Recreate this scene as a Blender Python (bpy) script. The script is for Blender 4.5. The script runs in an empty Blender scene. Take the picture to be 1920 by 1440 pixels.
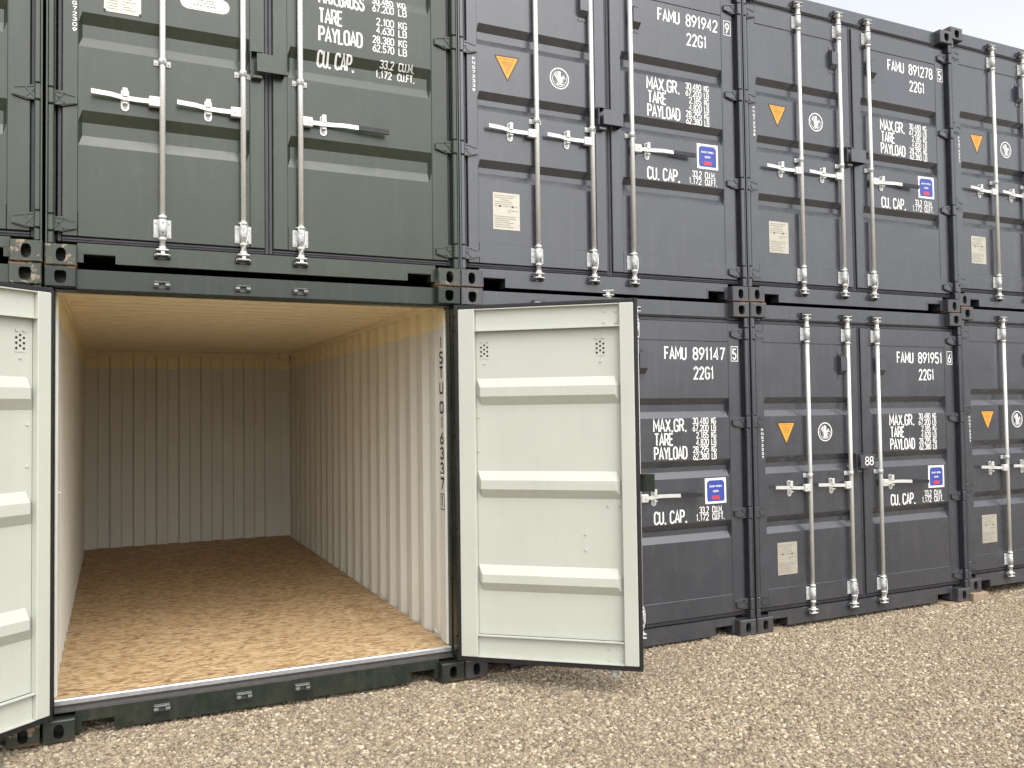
import bpy, bmesh, math, random
from mathutils import Vector, Matrix
random.seed(7)
S = bpy.context.scene
COL = S.collection
R = math.radians

# ------------------------------------------------------------------ camera, sky, sun, exposure
CAM = Vector((0.3434, -5.2648, 1.7577))
YAW, PITCH_A, ROLL, FPX = 0.4377, 0.0318, -0.0132, 1598.6
f = Vector((math.sin(YAW) * math.cos(PITCH_A), math.cos(YAW) * math.cos(PITCH_A), math.sin(PITCH_A)))
r0 = Vector((math.cos(YAW), -math.sin(YAW), 0))
u0 = r0.cross(f)
r = r0 * math.cos(ROLL) + u0 * math.sin(ROLL)
u = -r0 * math.sin(ROLL) + u0 * math.cos(ROLL)
cd = bpy.data.cameras.new('camera')
cam = bpy.data.objects.new('camera', cd)
COL.objects.link(cam)
cam.matrix_world = Matrix(((r.x, u.x, -f.x, CAM.x), (r.y, u.y, -f.y, CAM.y), (r.z, u.z, -f.z, CAM.z), (0, 0, 0, 1)))
cd.sensor_width = 36
cd.lens = FPX / 1920 * 36
cd.clip_start = 0.05
cd.clip_end = 2000
S.camera = cam

SUN_EL, SUN_AZ = R(54), R(176)      # azimuth clockwise from +y
world = bpy.data.worlds.new('World')
S.world = world
world.use_nodes = True
wn, wl = world.node_tree.nodes, world.node_tree.links
wn.clear()
sky = wn.new('ShaderNodeTexSky')
sky.sky_type = 'NISHITA'
sky.sun_disc = False
sky.sun_elevation = SUN_EL
sky.sun_rotation = SUN_AZ
sky.air_density = 1.0
sky.dust_density = 4.0
sky.ozone_density = 1.0
hs = wn.new('ShaderNodeHueSaturation')
hs.inputs['Saturation'].default_value = 0.18      # thin even overcast
bg = wn.new('ShaderNodeBackground')
bg.inputs['Strength'].default_value = 0.15
wo = wn.new('ShaderNodeOutputWorld')
wl.new(sky.outputs[0], hs.inputs['Color'])
wl.new(hs.outputs[0], bg.inputs['Color'])
wl.new(bg.outputs[0], wo.inputs[0])
sl = bpy.data.lights.new('sun', 'SUN')
sl.energy = 0.5
sl.angle = R(75)
sl.color = (1.0, 0.965, 0.91)
so = bpy.data.objects.new('sun', sl)
COL.objects.link(so)
sdir = Vector((math.sin(SUN_AZ) * math.cos(SUN_EL), math.cos(SUN_AZ) * math.cos(SUN_EL), math.sin(SUN_EL)))
so.rotation_euler = sdir.to_track_quat('Z', 'Y').to_euler()
so.location = sdir * 60
vs = S.view_settings
vs.view_transform = 'Standard'
vs.look = 'None'
vs.gamma = 1
vs.use_curve_mapping = False
vs.exposure = 1.1
S.render.engine = 'CYCLES'
S.cycles.use_denoising = True
S.cycles.max_bounces = 14
S.cycles.diffuse_bounces = 12

# ------------------------------------------------------------------ materials
def new_mat(name):
    m = bpy.data.materials.new(name)
    m.use_nodes = True
    nt = m.node_tree
    return m, nt.nodes, nt.links, nt.nodes['Principled BSDF']

def tex_coord(n, l, scale=(1, 1, 1), kind='Object', rot=(0, 0, 0)):
    tc = n.new('ShaderNodeTexCoord')
    mp = n.new('ShaderNodeMapping')
    mp.inputs['Scale'].default_value = scale
    mp.inputs['Rotation'].default_value = rot
    l.new(tc.outputs[kind], mp.inputs['Vector'])
    return mp.outputs[0]

def noise(n, l, vec, scale, detail=4, rough=.55):
    t = n.new('ShaderNodeTexNoise')
    t.inputs['Scale'].default_value = scale
    t.inputs['Detail'].default_value = detail
    t.inputs['Roughness'].default_value = rough
    l.new(vec, t.inputs['Vector'])
    return t.outputs['Fac']

def ramp(n, l, fac, stops):
    t = n.new('ShaderNodeValToRGB')
    e = t.color_ramp.elements
    while len(e) < len(stops):
        e.new(.5)
    for i, (p, c) in enumerate(stops):
        e[i].position = p
        e[i].color = c if len(c) == 4 else (*c, 1)
    l.new(fac, t.inputs['Fac'])
    return t.outputs['Color']

def mix(n, l, fac, a, b, mode='MIX'):
    t = n.new('ShaderNodeMix')
    t.data_type = 'RGBA'
    t.blend_type = mode
    for sock, v in ((t.inputs['Factor'], fac), (t.inputs[6], a), (t.inputs[7], b)):
        if isinstance(v, (int, float)):
            sock.default_value = v
        elif isinstance(v, tuple):
            sock.default_value = (*v, 1) if len(v) == 3 else v
        else:
            l.new(v, sock)
    return t.outputs[2]

def bump(n, l, bsdf, height, strength, dist, prev=None):
    b = n.new('ShaderNodeBump')
    b.inputs['Strength'].default_value = strength
    b.inputs['Distance'].default_value = dist
    l.new(height, b.inputs['Height'])
    if prev is not None:
        l.new(prev, b.inputs['Normal'])
    l.new(b.outputs[0], bsdf.inputs['Normal'])
    return b.outputs[0]

def paint(name, base, rough, var=.12, wear=None, wear_at=.66, spec=.5, ripple=.25, ior=1.5):
    m, n, l, b = new_mat(name)
    oi = n.new('ShaderNodeObjectInfo')
    def own(scale=(1, 1, 1)):
        a = n.new('ShaderNodeVectorMath')
        a.operation = 'MULTIPLY_ADD'
        cx = n.new('ShaderNodeCombineXYZ')
        for k in range(3):
            l.new(oi.outputs['Random'], cx.inputs[k])
        l.new(cx.outputs[0], a.inputs[0])
        a.inputs[1].default_value = (37, 53, 71)
        l.new(tex_coord(n, l, scale), a.inputs[2])
        return a.outputs[0]
    v = own()
    lo = tuple(c * (1 - var) for c in base)
    hi = tuple(c * (1 + var) for c in base)
    c = ramp(n, l, noise(n, l, v, 2.3, 6, .65), [(.3, lo), (.7, hi)])
    # faint streaks of dust running down the steel
    v2 = own((9, 9, .7))
    c = mix(n, l, ramp(n, l, noise(n, l, v2, 2.0, 5, .7), [(.52, (0, 0, 0)), (.8, (.10, .10, .10))]), c, (.22, .2, .17))
    v3 = own()
    c = mix(n, l, ramp(n, l, noise(n, l, v3, 90, 3, .6), [(.70, (0, 0, 0)), (.78, (.14, .14, .14))]), c, (.25, .23, .2))
    g = n.new('ShaderNodeNewGeometry')
    sp = n.new('ShaderNodeSeparateXYZ')
    l.new(g.outputs['Position'], sp.inputs[0])
    mr = n.new('ShaderNodeMapRange')
    mr.inputs['From Min'].default_value = .34
    mr.inputs['From Max'].default_value = .0
    l.new(sp.outputs['Z'], mr.inputs['Value'])
    ml = n.new('ShaderNodeMath')
    ml.operation = 'MULTIPLY'
    l.new(mr.outputs[0], ml.inputs[0])
    l.new(ramp(n, l, noise(n, l, g.outputs['Position'], 7, 7, .75), [(.42, (0, 0, 0)), (.72, (.13, .13, .13))]), ml.inputs[1])
    c = mix(n, l, ml.outputs[0], c, (.24, .19, .14))
    if wear:
        k = ramp(n, l, noise(n, l, v, 14, 5, .7), [(wear_at, (0, 0, 0)), (wear_at + .03, (1, 1, 1))])
        c = mix(n, l, k, c, wear)
        # bare rusty edge where one casting sits on another
        tc = n.new('ShaderNodeTexCoord')
        sz = n.new('ShaderNodeSeparateXYZ')
        l.new(tc.outputs['Object'], sz.inputs[0])
        for f0, f1 in ((.016, .002), (2.575, 2.589)):
            mr2 = n.new('ShaderNodeMapRange')
            mr2.inputs['From Min'].default_value = f0
            mr2.inputs['From Max'].default_value = f1
            l.new(sz.outputs['Z'], mr2.inputs['Value'])
            m2 = n.new('ShaderNodeMath')
            m2.operation = 'MULTIPLY'
            l.new(mr2.outputs[0], m2.inputs[0])
            l.new(ramp(n, l, noise(n, l, v, 11, 6, .7), [(.45, (0, 0, 0)), (.58, (.9, .9, .9))]), m2.inputs[1])
            c = mix(n, l, m2.outputs[0], c, (.20, .095, .045))
    l.new(c, b.inputs['Base Color'])
    rr = ramp(n, l, noise(n, l, v, 6, 4), [(.3, (rough - .06,) * 3), (.7, (rough + .07,) * 3)])
    l.new(rr, b.inputs['Roughness'])
    b.inputs['Specular IOR Level'].default_value = spec
    b.inputs['IOR'].default_value = ior
    p = bump(n, l, b, noise(n, l, v, 2.6, 2), ripple, .006)
    bump(n, l, b, noise(n, l, v, 160, 2), .05, .0006, p)
    return m

def plain(name, base, rough=.6, metal=0., var=.1, scale=20, spec=.5, bumpy=0.):
    m, n, l, b = new_mat(name)
    v = tex_coord(n, l)
    t = noise(n, l, v, scale, 4)
    c = ramp(n, l, t, [(.3, tuple(x * (1 - var) for x in base)), (.7, tuple(min(1, x * (1 + var)) for x in base))])
    l.new(c, b.inputs['Base Color'])
    b.inputs['Roughness'].default_value = rough
    b.inputs['Metallic'].default_value = metal
    b.inputs['Specular IOR Level'].default_value = spec
    if bumpy:
        bump(n, l, b, t, bumpy, .002)
    return m

GREY = paint('grey_paint', (.036, .039, .048), .25, ior=1.82)
GREY_CAST = paint('grey_casting_paint', (.040, .041, .046), .34, ior=1.7, wear=(.16, .095, .06), wear_at=.63, ripple=.4)
GREEN = paint('green_paint', (.030, .040, .026), .28, ior=1.55)
GREEN_CAST = paint('green_casting_paint', (.032, .041, .028), .34, ior=1.55, wear=(.24, .19, .12), wear_at=.57, ripple=.4)
DARKGREEN = paint('bottle_green_paint', (.012, .019, .0135), .26, ior=1.55)
DARKGREEN_CAST = paint('bottle_green_casting_paint', (.014, .021, .016), .34, ior=1.5, wear=(.15, .13, .09), wear_at=.66, ripple=.4)
CREAM = paint('cream_inner_paint', (.468, .482, .424), .45, var=.03, ripple=.2)
GALV = plain('galvanised_steel', (.66, .665, .63), .36, .4, .06, 30)
GALV_DULL = plain('dull_galvanised_steel', (.50, .51, .50), .48, .1, .15, 60)
KEEPER = plain('keeper_metal', (.10, .105, .10), .38, .3, .3, 60)
RUBBER = plain('rubber_seal', (.036, .034, .042), .5, 0, .2, 8)
RUBBER_BLACK = plain('black_rubber_seal', (.012, .011, .012), .5, 0, .2, 8)
GRIP = plain('black_grip', (.012, .012, .014), .5)
WHITE_PAINT = plain('white_lettering_paint', (.80, .80, .77), .6, 0, .05, 120)
BLACK_PAINT = plain('black_lettering_paint', (.02, .02, .022), .6)
VOID = plain('dark_hole', (.006, .006, .007), .9)
EMBLEM_GREY = plain('emblem_grey', (.34, .34, .35), .5)
STICK_WHITE = plain('white_sticker', (.78, .78, .78), .4)
STICK_BLUE = plain('blue_sticker', (.035, .06, .30), .4)
STICK_RED = plain('red_sticker', (.42, .05, .08), .4)
STICK_ORANGE = plain('orange_sticker', (.72, .33, .035), .45, var=.06)
STICK_DARK = plain('dark_sticker_edge', (.03, .02, .02), .5)
STICK_BROWN = plain('brown_print', (.34, .15, .03), .6)
PLATE = plain('data_plate_metal', (.47, .445, .37), .40, .45, .06, 40)
PLATE_INK = plain('data_plate_ink', (.22, .19, .15), .6)
WOOD = plain('raw_timber', (.27, .205, .14), .8, 0, .25, 25, bumpy=.5)
THRESH = plain('bright_threshold_steel', (.62, .64, .68), .3, .8, .12, 30)

# walls of the open container: cream steel with a band of sprayed lining at the top
def wall_mat():
    m, n, l, b = new_mat('cream_wall_with_sprayed_band')
    v = tex_coord(n, l)
    tc = n.new('ShaderNodeTexCoord')
    sp = n.new('ShaderNodeSeparateXYZ')
    l.new(tc.outputs['Object'], sp.inputs[0])
    e = n.new('ShaderNodeMath')
    e.operation = 'MULTIPLY_ADD'
    l.new(noise(n, l, v, 3.5, 4), e.inputs[0])
    e.inputs[1].default_value = .07
    l.new(sp.outputs['Z'], e.inputs[2])
    k = ramp(n, l, e.outputs[0], [(0, (0, 0, 0)), (1, (1, 1, 1))])
    mr = n.new('ShaderNodeMapRange')
    mr.inputs['From Min'].default_value = 2.368
    mr.inputs['From Max'].default_value = 2.378
    l.new(e.outputs[0], mr.inputs['Value'])
    base = ramp(n, l, noise(n, l, v, 1.8, 5), [(.3, (.65, .645, .585)), (.7, (.71, .705, .645))])
    # scuffs
    v2 = tex_coord(n, l, (5, 5, 1))
    base = mix(n, l, ramp(n, l, noise(n, l, v2, 9, 6, .75), [(.66, (0, 0, 0)), (.74, (.4, .4, .4))]), base, (.34, .30, .24))
    spray = ramp(n, l, noise(n, l, v, 30, 5), [(.3, (.80, .70, .47)), (.7, (.86, .77, .54))])
    l.new(mix(n, l, mr.outputs[0], base, spray), b.inputs['Base Color'])
    b.inputs['Roughness'].default_value = .6
    bump(n, l, b, noise(n, l, v, 55, 3), .15, .002)
    return m
WALL_IN = wall_mat()

def ceiling_mat():
    m, n, l, b = new_mat('sprayed_ceiling_lining')
    v = tex_coord(n, l)
    c = ramp(n, l, noise(n, l, v, 12, 5), [(.3, (.79, .69, .48)), (.7, (.86, .77, .56))])
    l.new(c, b.inputs['Base Color'])
    b.inputs['Roughness'].default_value = .8
    bump(n, l, b, noise(n, l, v, 60, 4), .15, .002)
    return m
CEIL = ceiling_mat()

def osb_mat():
    m, n, l, b = new_mat('strand_board')
    cols = None
    hts = None
    for i, (ang, sc) in enumerate(((.06, 1.0), (-.33, .9), (.42, 1.15), (1.25, .8))):
        v = tex_coord(n, l, (17 * sc, 62 * sc, 1), rot=(0, 0, ang))
        t = n.new('ShaderNodeTexVoronoi')
        t.feature = 'F1'
        t.inputs['Scale'].default_value = 1.0
        t.inputs['Randomness'].default_value = 1
        wv = n.new('ShaderNodeVectorMath')
        wv.operation = 'ADD'
        nz = n.new('ShaderNodeTexNoise')
        nz.inputs['Scale'].default_value = 1.2
        l.new(v, nz.inputs['Vector'])
        l.new(v, wv.inputs[0])
        sc_ = n.new('ShaderNodeVectorMath')
        sc_.operation = 'SCALE'
        sc_.inputs['Scale'].default_value = .12
        l.new(nz.outputs['Color'], sc_.inputs[0])
        l.new(sc_.outputs[0], wv.inputs[1])
        l.new(wv.outputs[0], t.inputs['Vector'])
        sep = n.new('ShaderNodeSeparateColor')
        l.new(t.outputs['Color'], sep.inputs[0])
        c = ramp(n, l, sep.outputs[0], [(0, (.16, .085, .036)), (.09, (.30, .18, .082)), (.4, (.43, .29, .145)), (.8, (.52, .365, .195)), (1, (.62, .475, .29))])
        if cols is None:
            cols, hts = c, sep.outputs[1]
        else:
            sep2 = ramp(n, l, sep.outputs[2], [(.45, (0, 0, 0)), (.55, (1, 1, 1))])
            cols = mix(n, l, sep2, cols, c)
    for ang, sc, th in ((.2, (24, 62, 1), .055), (-.9, (20, 58, 1), .045), (1.1, (30, 70, 1), .04)):
        t = n.new('ShaderNodeTexVoronoi')
        t.inputs['Scale'].default_value = 1.0
        l.new(tex_coord(n, l, sc, rot=(0, 0, ang)), t.inputs['Vector'])
        sep = n.new('ShaderNodeSeparateColor')
        l.new(t.outputs['Color'], sep.inputs[0])
        k = ramp(n, l, sep.outputs[0], [(th, (.9, .9, .9)), (th + .01, (0, 0, 0))])
        cols = mix(n, l, k, cols, (.17, .09, .04))
        k = ramp(n, l, sep.outputs[1], [(.90, (0, 0, 0)), (.91, (.7, .7, .7))])
        cols = mix(n, l, k, cols, (.62, .47, .29))
    v = tex_coord(n, l)
    cols = mix(n, l, ramp(n, l, noise(n, l, v, 1.4, 4), [(.35, (0, 0, 0)), (.7, (.25, .25, .25))]), cols, (.36, .235, .115))
    l.new(cols, b.inputs['Base Color'])
    b.inputs['Roughness'].default_value = .62
    bump(n, l, b, hts, .2, .0015)
    return m
OSB = osb_mat()

def sill_mat():
    m, n, l, b = new_mat('worn_sill_top')
    v = tex_coord(n, l, (3, 12, 12))
    c = ramp(n, l, noise(n, l, v, 5, 6, .7), [(.3, (.018, .018, .016)), (.6, (.036, .031, .027)), (.8, (.09, .075, .062))])
    l.new(c, b.inputs['Base Color'])
    b.inputs['Roughness'].default_value = .5
    return m
SILLTOP = sill_mat()

def ground_mat():
    m, n, l, b = new_mat('gravel_bed')
    v = tex_coord(n, l)
    t = n.new('ShaderNodeTexVoronoi')
    t.inputs['Scale'].default_value = 55
    l.new(v, t.inputs['Vector'])
    sep = n.new('ShaderNodeSeparateColor')
    l.new(t.outputs['Color'], sep.inputs[0])
    c = ramp(n, l, sep.outputs[0], [(0, (.09, .07, .05)), (.4, (.18, .145, .105)), (.75, (.26, .21, .15)), (1, (.38, .33, .25))])
    c = mix(n, l, ramp(n, l, noise(n, l, v, .7, 4), [(.3, (0, 0, 0)), (.7, (.3, .3, .3))]), c, (.22, .17, .13))
    l.new(c, b.inputs['Base Color'])
    b.inputs['Roughness'].default_value = .9
    bump(n, l, b, t.outputs['Distance'], .8, .01)
    return m
GROUND = ground_mat()

def stone_mat():
    m, n, l, b = new_mat('gravel_stone')
    oi = n.new('ShaderNodeObjectInfo')
    c = ramp(n, l, oi.outputs['Random'], [
        (0, (0.085, 0.072, 0.058)), (.12, (0.180, 0.140, 0.098)), (.26, (0.265, 0.210, 0.138)), (.45, (0.335, 0.272, 0.176)),
        (.6, (0.385, 0.317, 0.209)), (.70, (0.280, 0.210, 0.147)), (.82, (0.460, 0.386, 0.267)), (.94, (0.600, 0.531, 0.401)), (1, (0.240, 0.227, 0.205))])
    g = n.new('ShaderNodeNewGeometry')
    mp = n.new('ShaderNodeMapping')
    l.new(g.outputs['Position'], mp.inputs['Vector'])
    big = noise(n, l, mp.outputs[0], .9, 4)
    c = mix(n, l, ramp(n, l, big, [(.35, (0, 0, 0)), (.7, (.35, .35, .35))]), c, (.255, .208, .15))
    c = mix(n, l, ramp(n, l, noise(n, l, mp.outputs[0], 120, 3), [(.5, (0, 0, 0)), (.8, (.5, .5, .5))]), c, (.16, .12, .09))
    l.new(c, b.inputs['Base Color'])
    b.inputs['Roughness'].default_value = .8
    b.inputs['Specular IOR Level'].default_value = .3
    return m
STONE = stone_mat()

# ------------------------------------------------------------------ mesh helpers
class MB:
    """collects shapes, becomes one mesh object"""
    def __init__(s):
        s.v, s.f, s.m, s.sm = [], [], [], []
    def add(s, verts, faces, mi=0, smooth=False):
        o = len(s.v)
        s.v += [tuple(p) for p in verts]
        for fc in faces:
            s.f.append(tuple(i + o for i in fc))
            s.m.append(mi)
            s.sm.append(smooth)
    def box(s, x0, x1, y0, y1, z0, z1, mi=0, bev=0.):
        x0, x1 = min(x0, x1), max(x0, x1)
        y0, y1 = min(y0, y1), max(y0, y1)
        z0, z1 = min(z0, z1), max(z0, z1)
        if bev <= 0:
            s.add([(x0, y0, z0), (x1, y0, z0), (x1, y1, z0), (x0, y1, z0), (x0, y0, z1), (x1, y0, z1), (x1, y1, z1), (x0, y1, z1)],
                  [(3, 2, 1, 0), (4, 5, 6, 7), (0, 1, 5, 4), (1, 2, 6, 5), (2, 3, 7, 6), (3, 0, 4, 7)], mi)
            return
        b = min(bev, (x1 - x0) * .45, (y1 - y0) * .45, (z1 - z0) * .45)
        bm = bmesh.new()
        bmesh.ops.create_cube(bm, size=1, matrix=Matrix.Translation(((x0 + x1) / 2, (y0 + y1) / 2, (z0 + z1) / 2)) @ Matrix.Diagonal((x1 - x0, y1 - y0, z1 - z0, 1)))
        bmesh.ops.bevel(bm, geom=bm.edges[:], offset=b, segments=1, affect='EDGES')
        s.frombm(bm, mi)
    def frombm(s, bm, mi=0, smooth=False):
        bm.verts.index_update()
        s.add([v.co[:] for v in bm.verts], [[v.index for v in fc.verts] for fc in bm.faces], mi, smooth)
        bm.free()
    def prism(s, pts, axis, a0, a1, mi=0):
        """closed outline pts extruded along axis: 'x' -> (y,z), 'y' -> (x,z), 'z' -> (x,y)"""
        def P(p, a):
            return {'x': (a, p[0], p[1]), 'y': (p[0], a, p[1]), 'z': (p[0], p[1], a)}[axis]
        n = len(pts)
        area = sum(pts[i][0] * pts[(i + 1) % n][1] - pts[(i + 1) % n][0] * pts[i][1] for i in range(n))
        if (area < 0) != (axis == 'y'):
            pts = pts[::-1]
        vs_ = [P(p, a0) for p in pts] + [P(p, a1) for p in pts]
        fs = [tuple(range(n))[::-1], tuple(range(n, 2 * n))] + [(i, (i + 1) % n, n + (i + 1) % n, n + i) for i in range(n)]
        if a1 < a0:
            fs = [q[::-1] for q in fs]
        s.add(vs_, fs, mi)
    def cyl(s, p0, p1, rad, n=12, mi=0, rad1=None, smooth=True, caps=True):
        p0, p1 = Vector(p0), Vector(p1)
        d = (p1 - p0).normalized()
        a = d.orthogonal().normalized()
        b = d.cross(a)
        rad1 = rad if rad1 is None else rad1
        vs_ = [p0 + (a * math.cos(2 * math.pi * i / n) + b * math.sin(2 * math.pi * i / n)) * rad for i in range(n)]
        vs_ += [p1 + (a * math.cos(2 * math.pi * i / n) + b * math.sin(2 * math.pi * i / n)) * rad1 for i in range(n)]
        s.add(vs_, [(i, (i + 1) % n, n + (i + 1) % n, n + i) for i in range(n)], mi, smooth)
        if caps:
            o = len(s.v) - 2 * n
            s.add([], [])
            s.f.append(tuple(o + i for i in range(n))[::-1]); s.m.append(mi); s.sm.append(False)
            s.f.append(tuple(o + n + i for i in range(n))); s.m.append(mi); s.sm.append(False)
    def tube(s, pts, rad, n=8, mi=0):
        pts = [Vector(p) for p in pts]
        rings = []
        for i, p in enumerate(pts):
            d = (pts[min(i + 1, len(pts) - 1)] - pts[max(i - 1, 0)]).normalized()
            a = d.cross(Vector((.31, .2, .93))).normalized()
            b = d.cross(a)
            rings += [p + (a * math.cos(2 * math.pi * k / n) + b * math.sin(2 * math.pi * k / n)) * rad for k in range(n)]
        fs = []
        for i in range(len(pts) - 1):
            for k in range(n):
                fs.append((i * n + k, i * n + (k + 1) % n, (i + 1) * n + (k + 1) % n, (i + 1) * n + k))
        fs.append(tuple(range(n))[::-1])
        fs.append(tuple((len(pts) - 1) * n + k for k in range(n)))
        s.add(rings, fs, mi, True)
    def disc(s, c, rad, y, n=14, mi=0, ry=None):
        ry = rad if ry is None else ry
        s.add([(c[0] + rad * math.cos(2 * math.pi * i / n), y, c[1] + ry * math.sin(2 * math.pi * i / n)) for i in range(n)], [tuple(range(n))], mi)
    def ring(s, c, r0_, r1_, y, n=32, mi=0, a0=0., a1=360.):
        full = a1 - a0 >= 359.9
        k = n if full else n + 1
        A = [R(a0 + (a1 - a0) * i / n) for i in range(k)]
        vs_ = [(c[0] + r0_ * math.cos(a), y, c[1] + r0_ * math.sin(a)) for a in A] + [(c[0] + r1_ * math.cos(a), y, c[1] + r1_ * math.sin(a)) for a in A]
        s.add(vs_, [(i, (i + 1) % k, k + (i + 1) % k, k + i) for i in range(n)], mi)
    def poly(s, pts, y, mi=0):
        s.add([(p[0], y, p[1]) for p in pts], [tuple(range(len(pts)))], mi)
    def mesh(s, name, mats):
        me = bpy.data.meshes.new(name)
        me.from_pydata(s.v, [], s.f)
        for m in mats:
            me.materials.append(m)
        me.polygons.foreach_set('material_index', s.m)
        me.polygons.foreach_set('use_smooth', s.sm)
        me.update()
        return me

def link(name, data, parent=None, loc=(0, 0, 0), rotz=0.):
    o = bpy.data.objects.new(name, data)
    COL.objects.link(o)
    o.location = loc
    o.rotation_euler = (0, 0, rotz)
    if parent is not None:
        o.parent = parent
    return o

def part(name, mb, mats, parent, off=(0, 0, 0), label=None):
    """mesh drawn in container coordinates; off = origin of the parent in those coordinates"""
    if any(off):
        mb.v = [(a - off[0], b - off[1], c - off[2]) for a, b, c in mb.v]
    o = link(name, mb.mesh(name, mats if isinstance(mats, (list, tuple)) else [mats]), parent)
    if label:
        o['label'] = label
    return o

def copy_tree(o, parent=None):
    c = o.copy()
    COL.objects.link(c)
    c.parent = parent
    for ch in list(o.children):
        copy_tree(ch, c)
    return c

# ------------------------------------------------------------------ stroke lettering
def arc(cx, cy, rx, ry, a0, a1, n=8):
    return [(cx + rx * math.cos(R(a0 + (a1 - a0) * i / n)), cy + ry * math.sin(R(a0 + (a1 - a0) * i / n))) for i in range(n + 1)]

G = {}
G['0'] = G['O'] = (1, [arc(.5, .76, .5, .24, 0, 180) + arc(.5, .24, .5, .24, 180, 360) + ['c']])
G['1'] = (.55, [[(.1, .8), (.6, 1), (.6, 0)]])
G['I'] = (.3, [[(.5, 0), (.5, 1)]])
G['2'] = (1, [arc(.5, .74, .48, .26, 175, -25) + [(.02, .0), (1, .0)]])
G['3'] = (1, [arc(.48, .76, .48, .24, 165, -80) + [(.42, .52)], arc(.48, .26, .52, .26, 80, -165)])
G['4'] = (1, [[(.72, 0), (.72, 1), (0, .28), (1, .28)]])
G['5'] = (1, [[(.95, 1), (.1, 1), (.06, .56)] + arc(.48, .3, .5, .3, 130, -160)])
G['6'] = (1, [arc(.5, .28, .5, .28, 0, 360, 14) + ['c'], [(.8, 1), (.06, .42)]])
G['7'] = (1, [[(0, 1), (1, 1), (.32, 0)]])
G['8'] = (1, [arc(.5, .76, .44, .24, -90, 270, 14) + ['c'], arc(.5, .26, .5, .26, 90, 450, 14) + ['c']])
G['9'] = (1, [arc(.5, .72, .5, .28, 0, 360, 14) + ['c'], [(.2, 0), (.94, .58)]])
G['A'] = (1.1, [[(0, 0), (.5, 1), (1, 0)], [(.17, .3), (.83, .3)]])
G['B'] = (1, [[(0, 0), (0, 1), (.5, 1)] + arc(.55, .76, .4, .24, 90, -90, 6) + [(0, .52)], [(.5, .52)] + arc(.55, .26, .45, .26, 90, -90, 6) + [(0, 0)]])
G['C'] = (1, [arc(.5, .76, .5, .24, 10, 180) + arc(.5, .24, .5, .24, 180, 350)])
G['D'] = (1, [[(0, 0), (0, 1), (.45, 1)] + arc(.5, .7, .5, .3, 90, 0, 5) + arc(.5, .3, .5, .3, 0, -90, 5) + [(0, 0)]])
G['E'] = (.9, [[(1, 1), (0, 1), (0, 0), (1, 0)], [(0, .52), (.85, .52)]])
G['F'] = (.9, [[(1, 1), (0, 1), (0, 0)], [(0, .52), (.85, .52)]])
G['G'] = (1, [arc(.5, .76, .5, .24, 10, 180) + arc(.5, .24, .5, .24, 180, 360) + [(1, .46), (.55, .46)]])
G['K'] = (1, [[(0, 0), (0, 1)], [(.95, 1), (.05, .42)], [(.32, .62), (1, 0)]])
G['L'] = (.9, [[(0, 1), (0, 0), (1, 0)]])
G['M'] = (1.25, [[(0, 0), (0, 1), (.5, .3), (1, 1), (1, 0)]])
G['N'] = (1, [[(0, 0), (0, 1), (1, 0), (1, 1)]])
G['P'] = (1, [[(0, 0), (0, 1), (.5, 1)] + arc(.55, .74, .45, .26, 90, -90, 6) + [(0, .48)]])
G['R'] = (1, [[(0, 0), (0, 1), (.5, 1)] + arc(.55, .75, .43, .25, 90, -90, 6) + [(0, .5)], [(.5, .5), (1, 0)]])
G['S'] = (1, [arc(.5, .76, .48, .24, 15, 250, 8) + [(.62, .5)] + arc(.5, .25, .5, .25, 55, -165, 8)])
G['T'] = (1, [[(0, 1), (1, 1)], [(.5, 1), (.5, 0)]])
G['U'] = (1, [[(0, 1)] + arc(.5, .24, .5, .24, 180, 360) + [(1, 1)]])
G['X'] = (1.05, [[(0, 0), (1, 1)], [(0, 1), (1, 0)]])
G['Y'] = (1.05, [[(0, 1), (.5, .45), (1, 1)], [(.5, .45), (.5, 0)]])
G['.'] = (.42, ['dot'])

def ribbon(mb, pts, w, closed, mi=0):
    P = [Vector((p[0], p[1])) for p in pts]
    Q = [P[0]]
    for p in P[1:]:
        if (p - Q[-1]).length > 1e-5:
            Q.append(p)
    P = Q
    if closed and (P[0] - P[-1]).length < 1e-5:
        P.pop()
    n = len(P)
    L_, R_ = [], []
    for i in range(n):
        a = P[i - 1] if (i > 0 or closed) else None
        b = P[(i + 1) % n] if (i < n - 1 or closed) else None
        d0 = (P[i] - a).normalized() if a is not None else None
        d1 = (b - P[i]).normalized() if b is not None else None
        d0 = d0 if d0 is not None else d1
        d1 = d1 if d1 is not None else d0
        n0, n1 = Vector((-d0.y, d0.x)), Vector((-d1.y, d1.x))
        m = n0 + n1
        m = m.normalized() if m.length > 1e-4 else n0
        k = 1 / max(m.dot(n0), .45)
        L_.append(P[i] + m * w / 2 * k)
        R_.append(P[i] - m * w / 2 * k)
    vs_ = L_ + R_
    mb_f = [(i, (i + 1) % n, n + (i + 1) % n, n + i) for i in range(n if closed else n - 1)]
    return [(v.x, v.y) for v in vs_], mb_f

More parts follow.
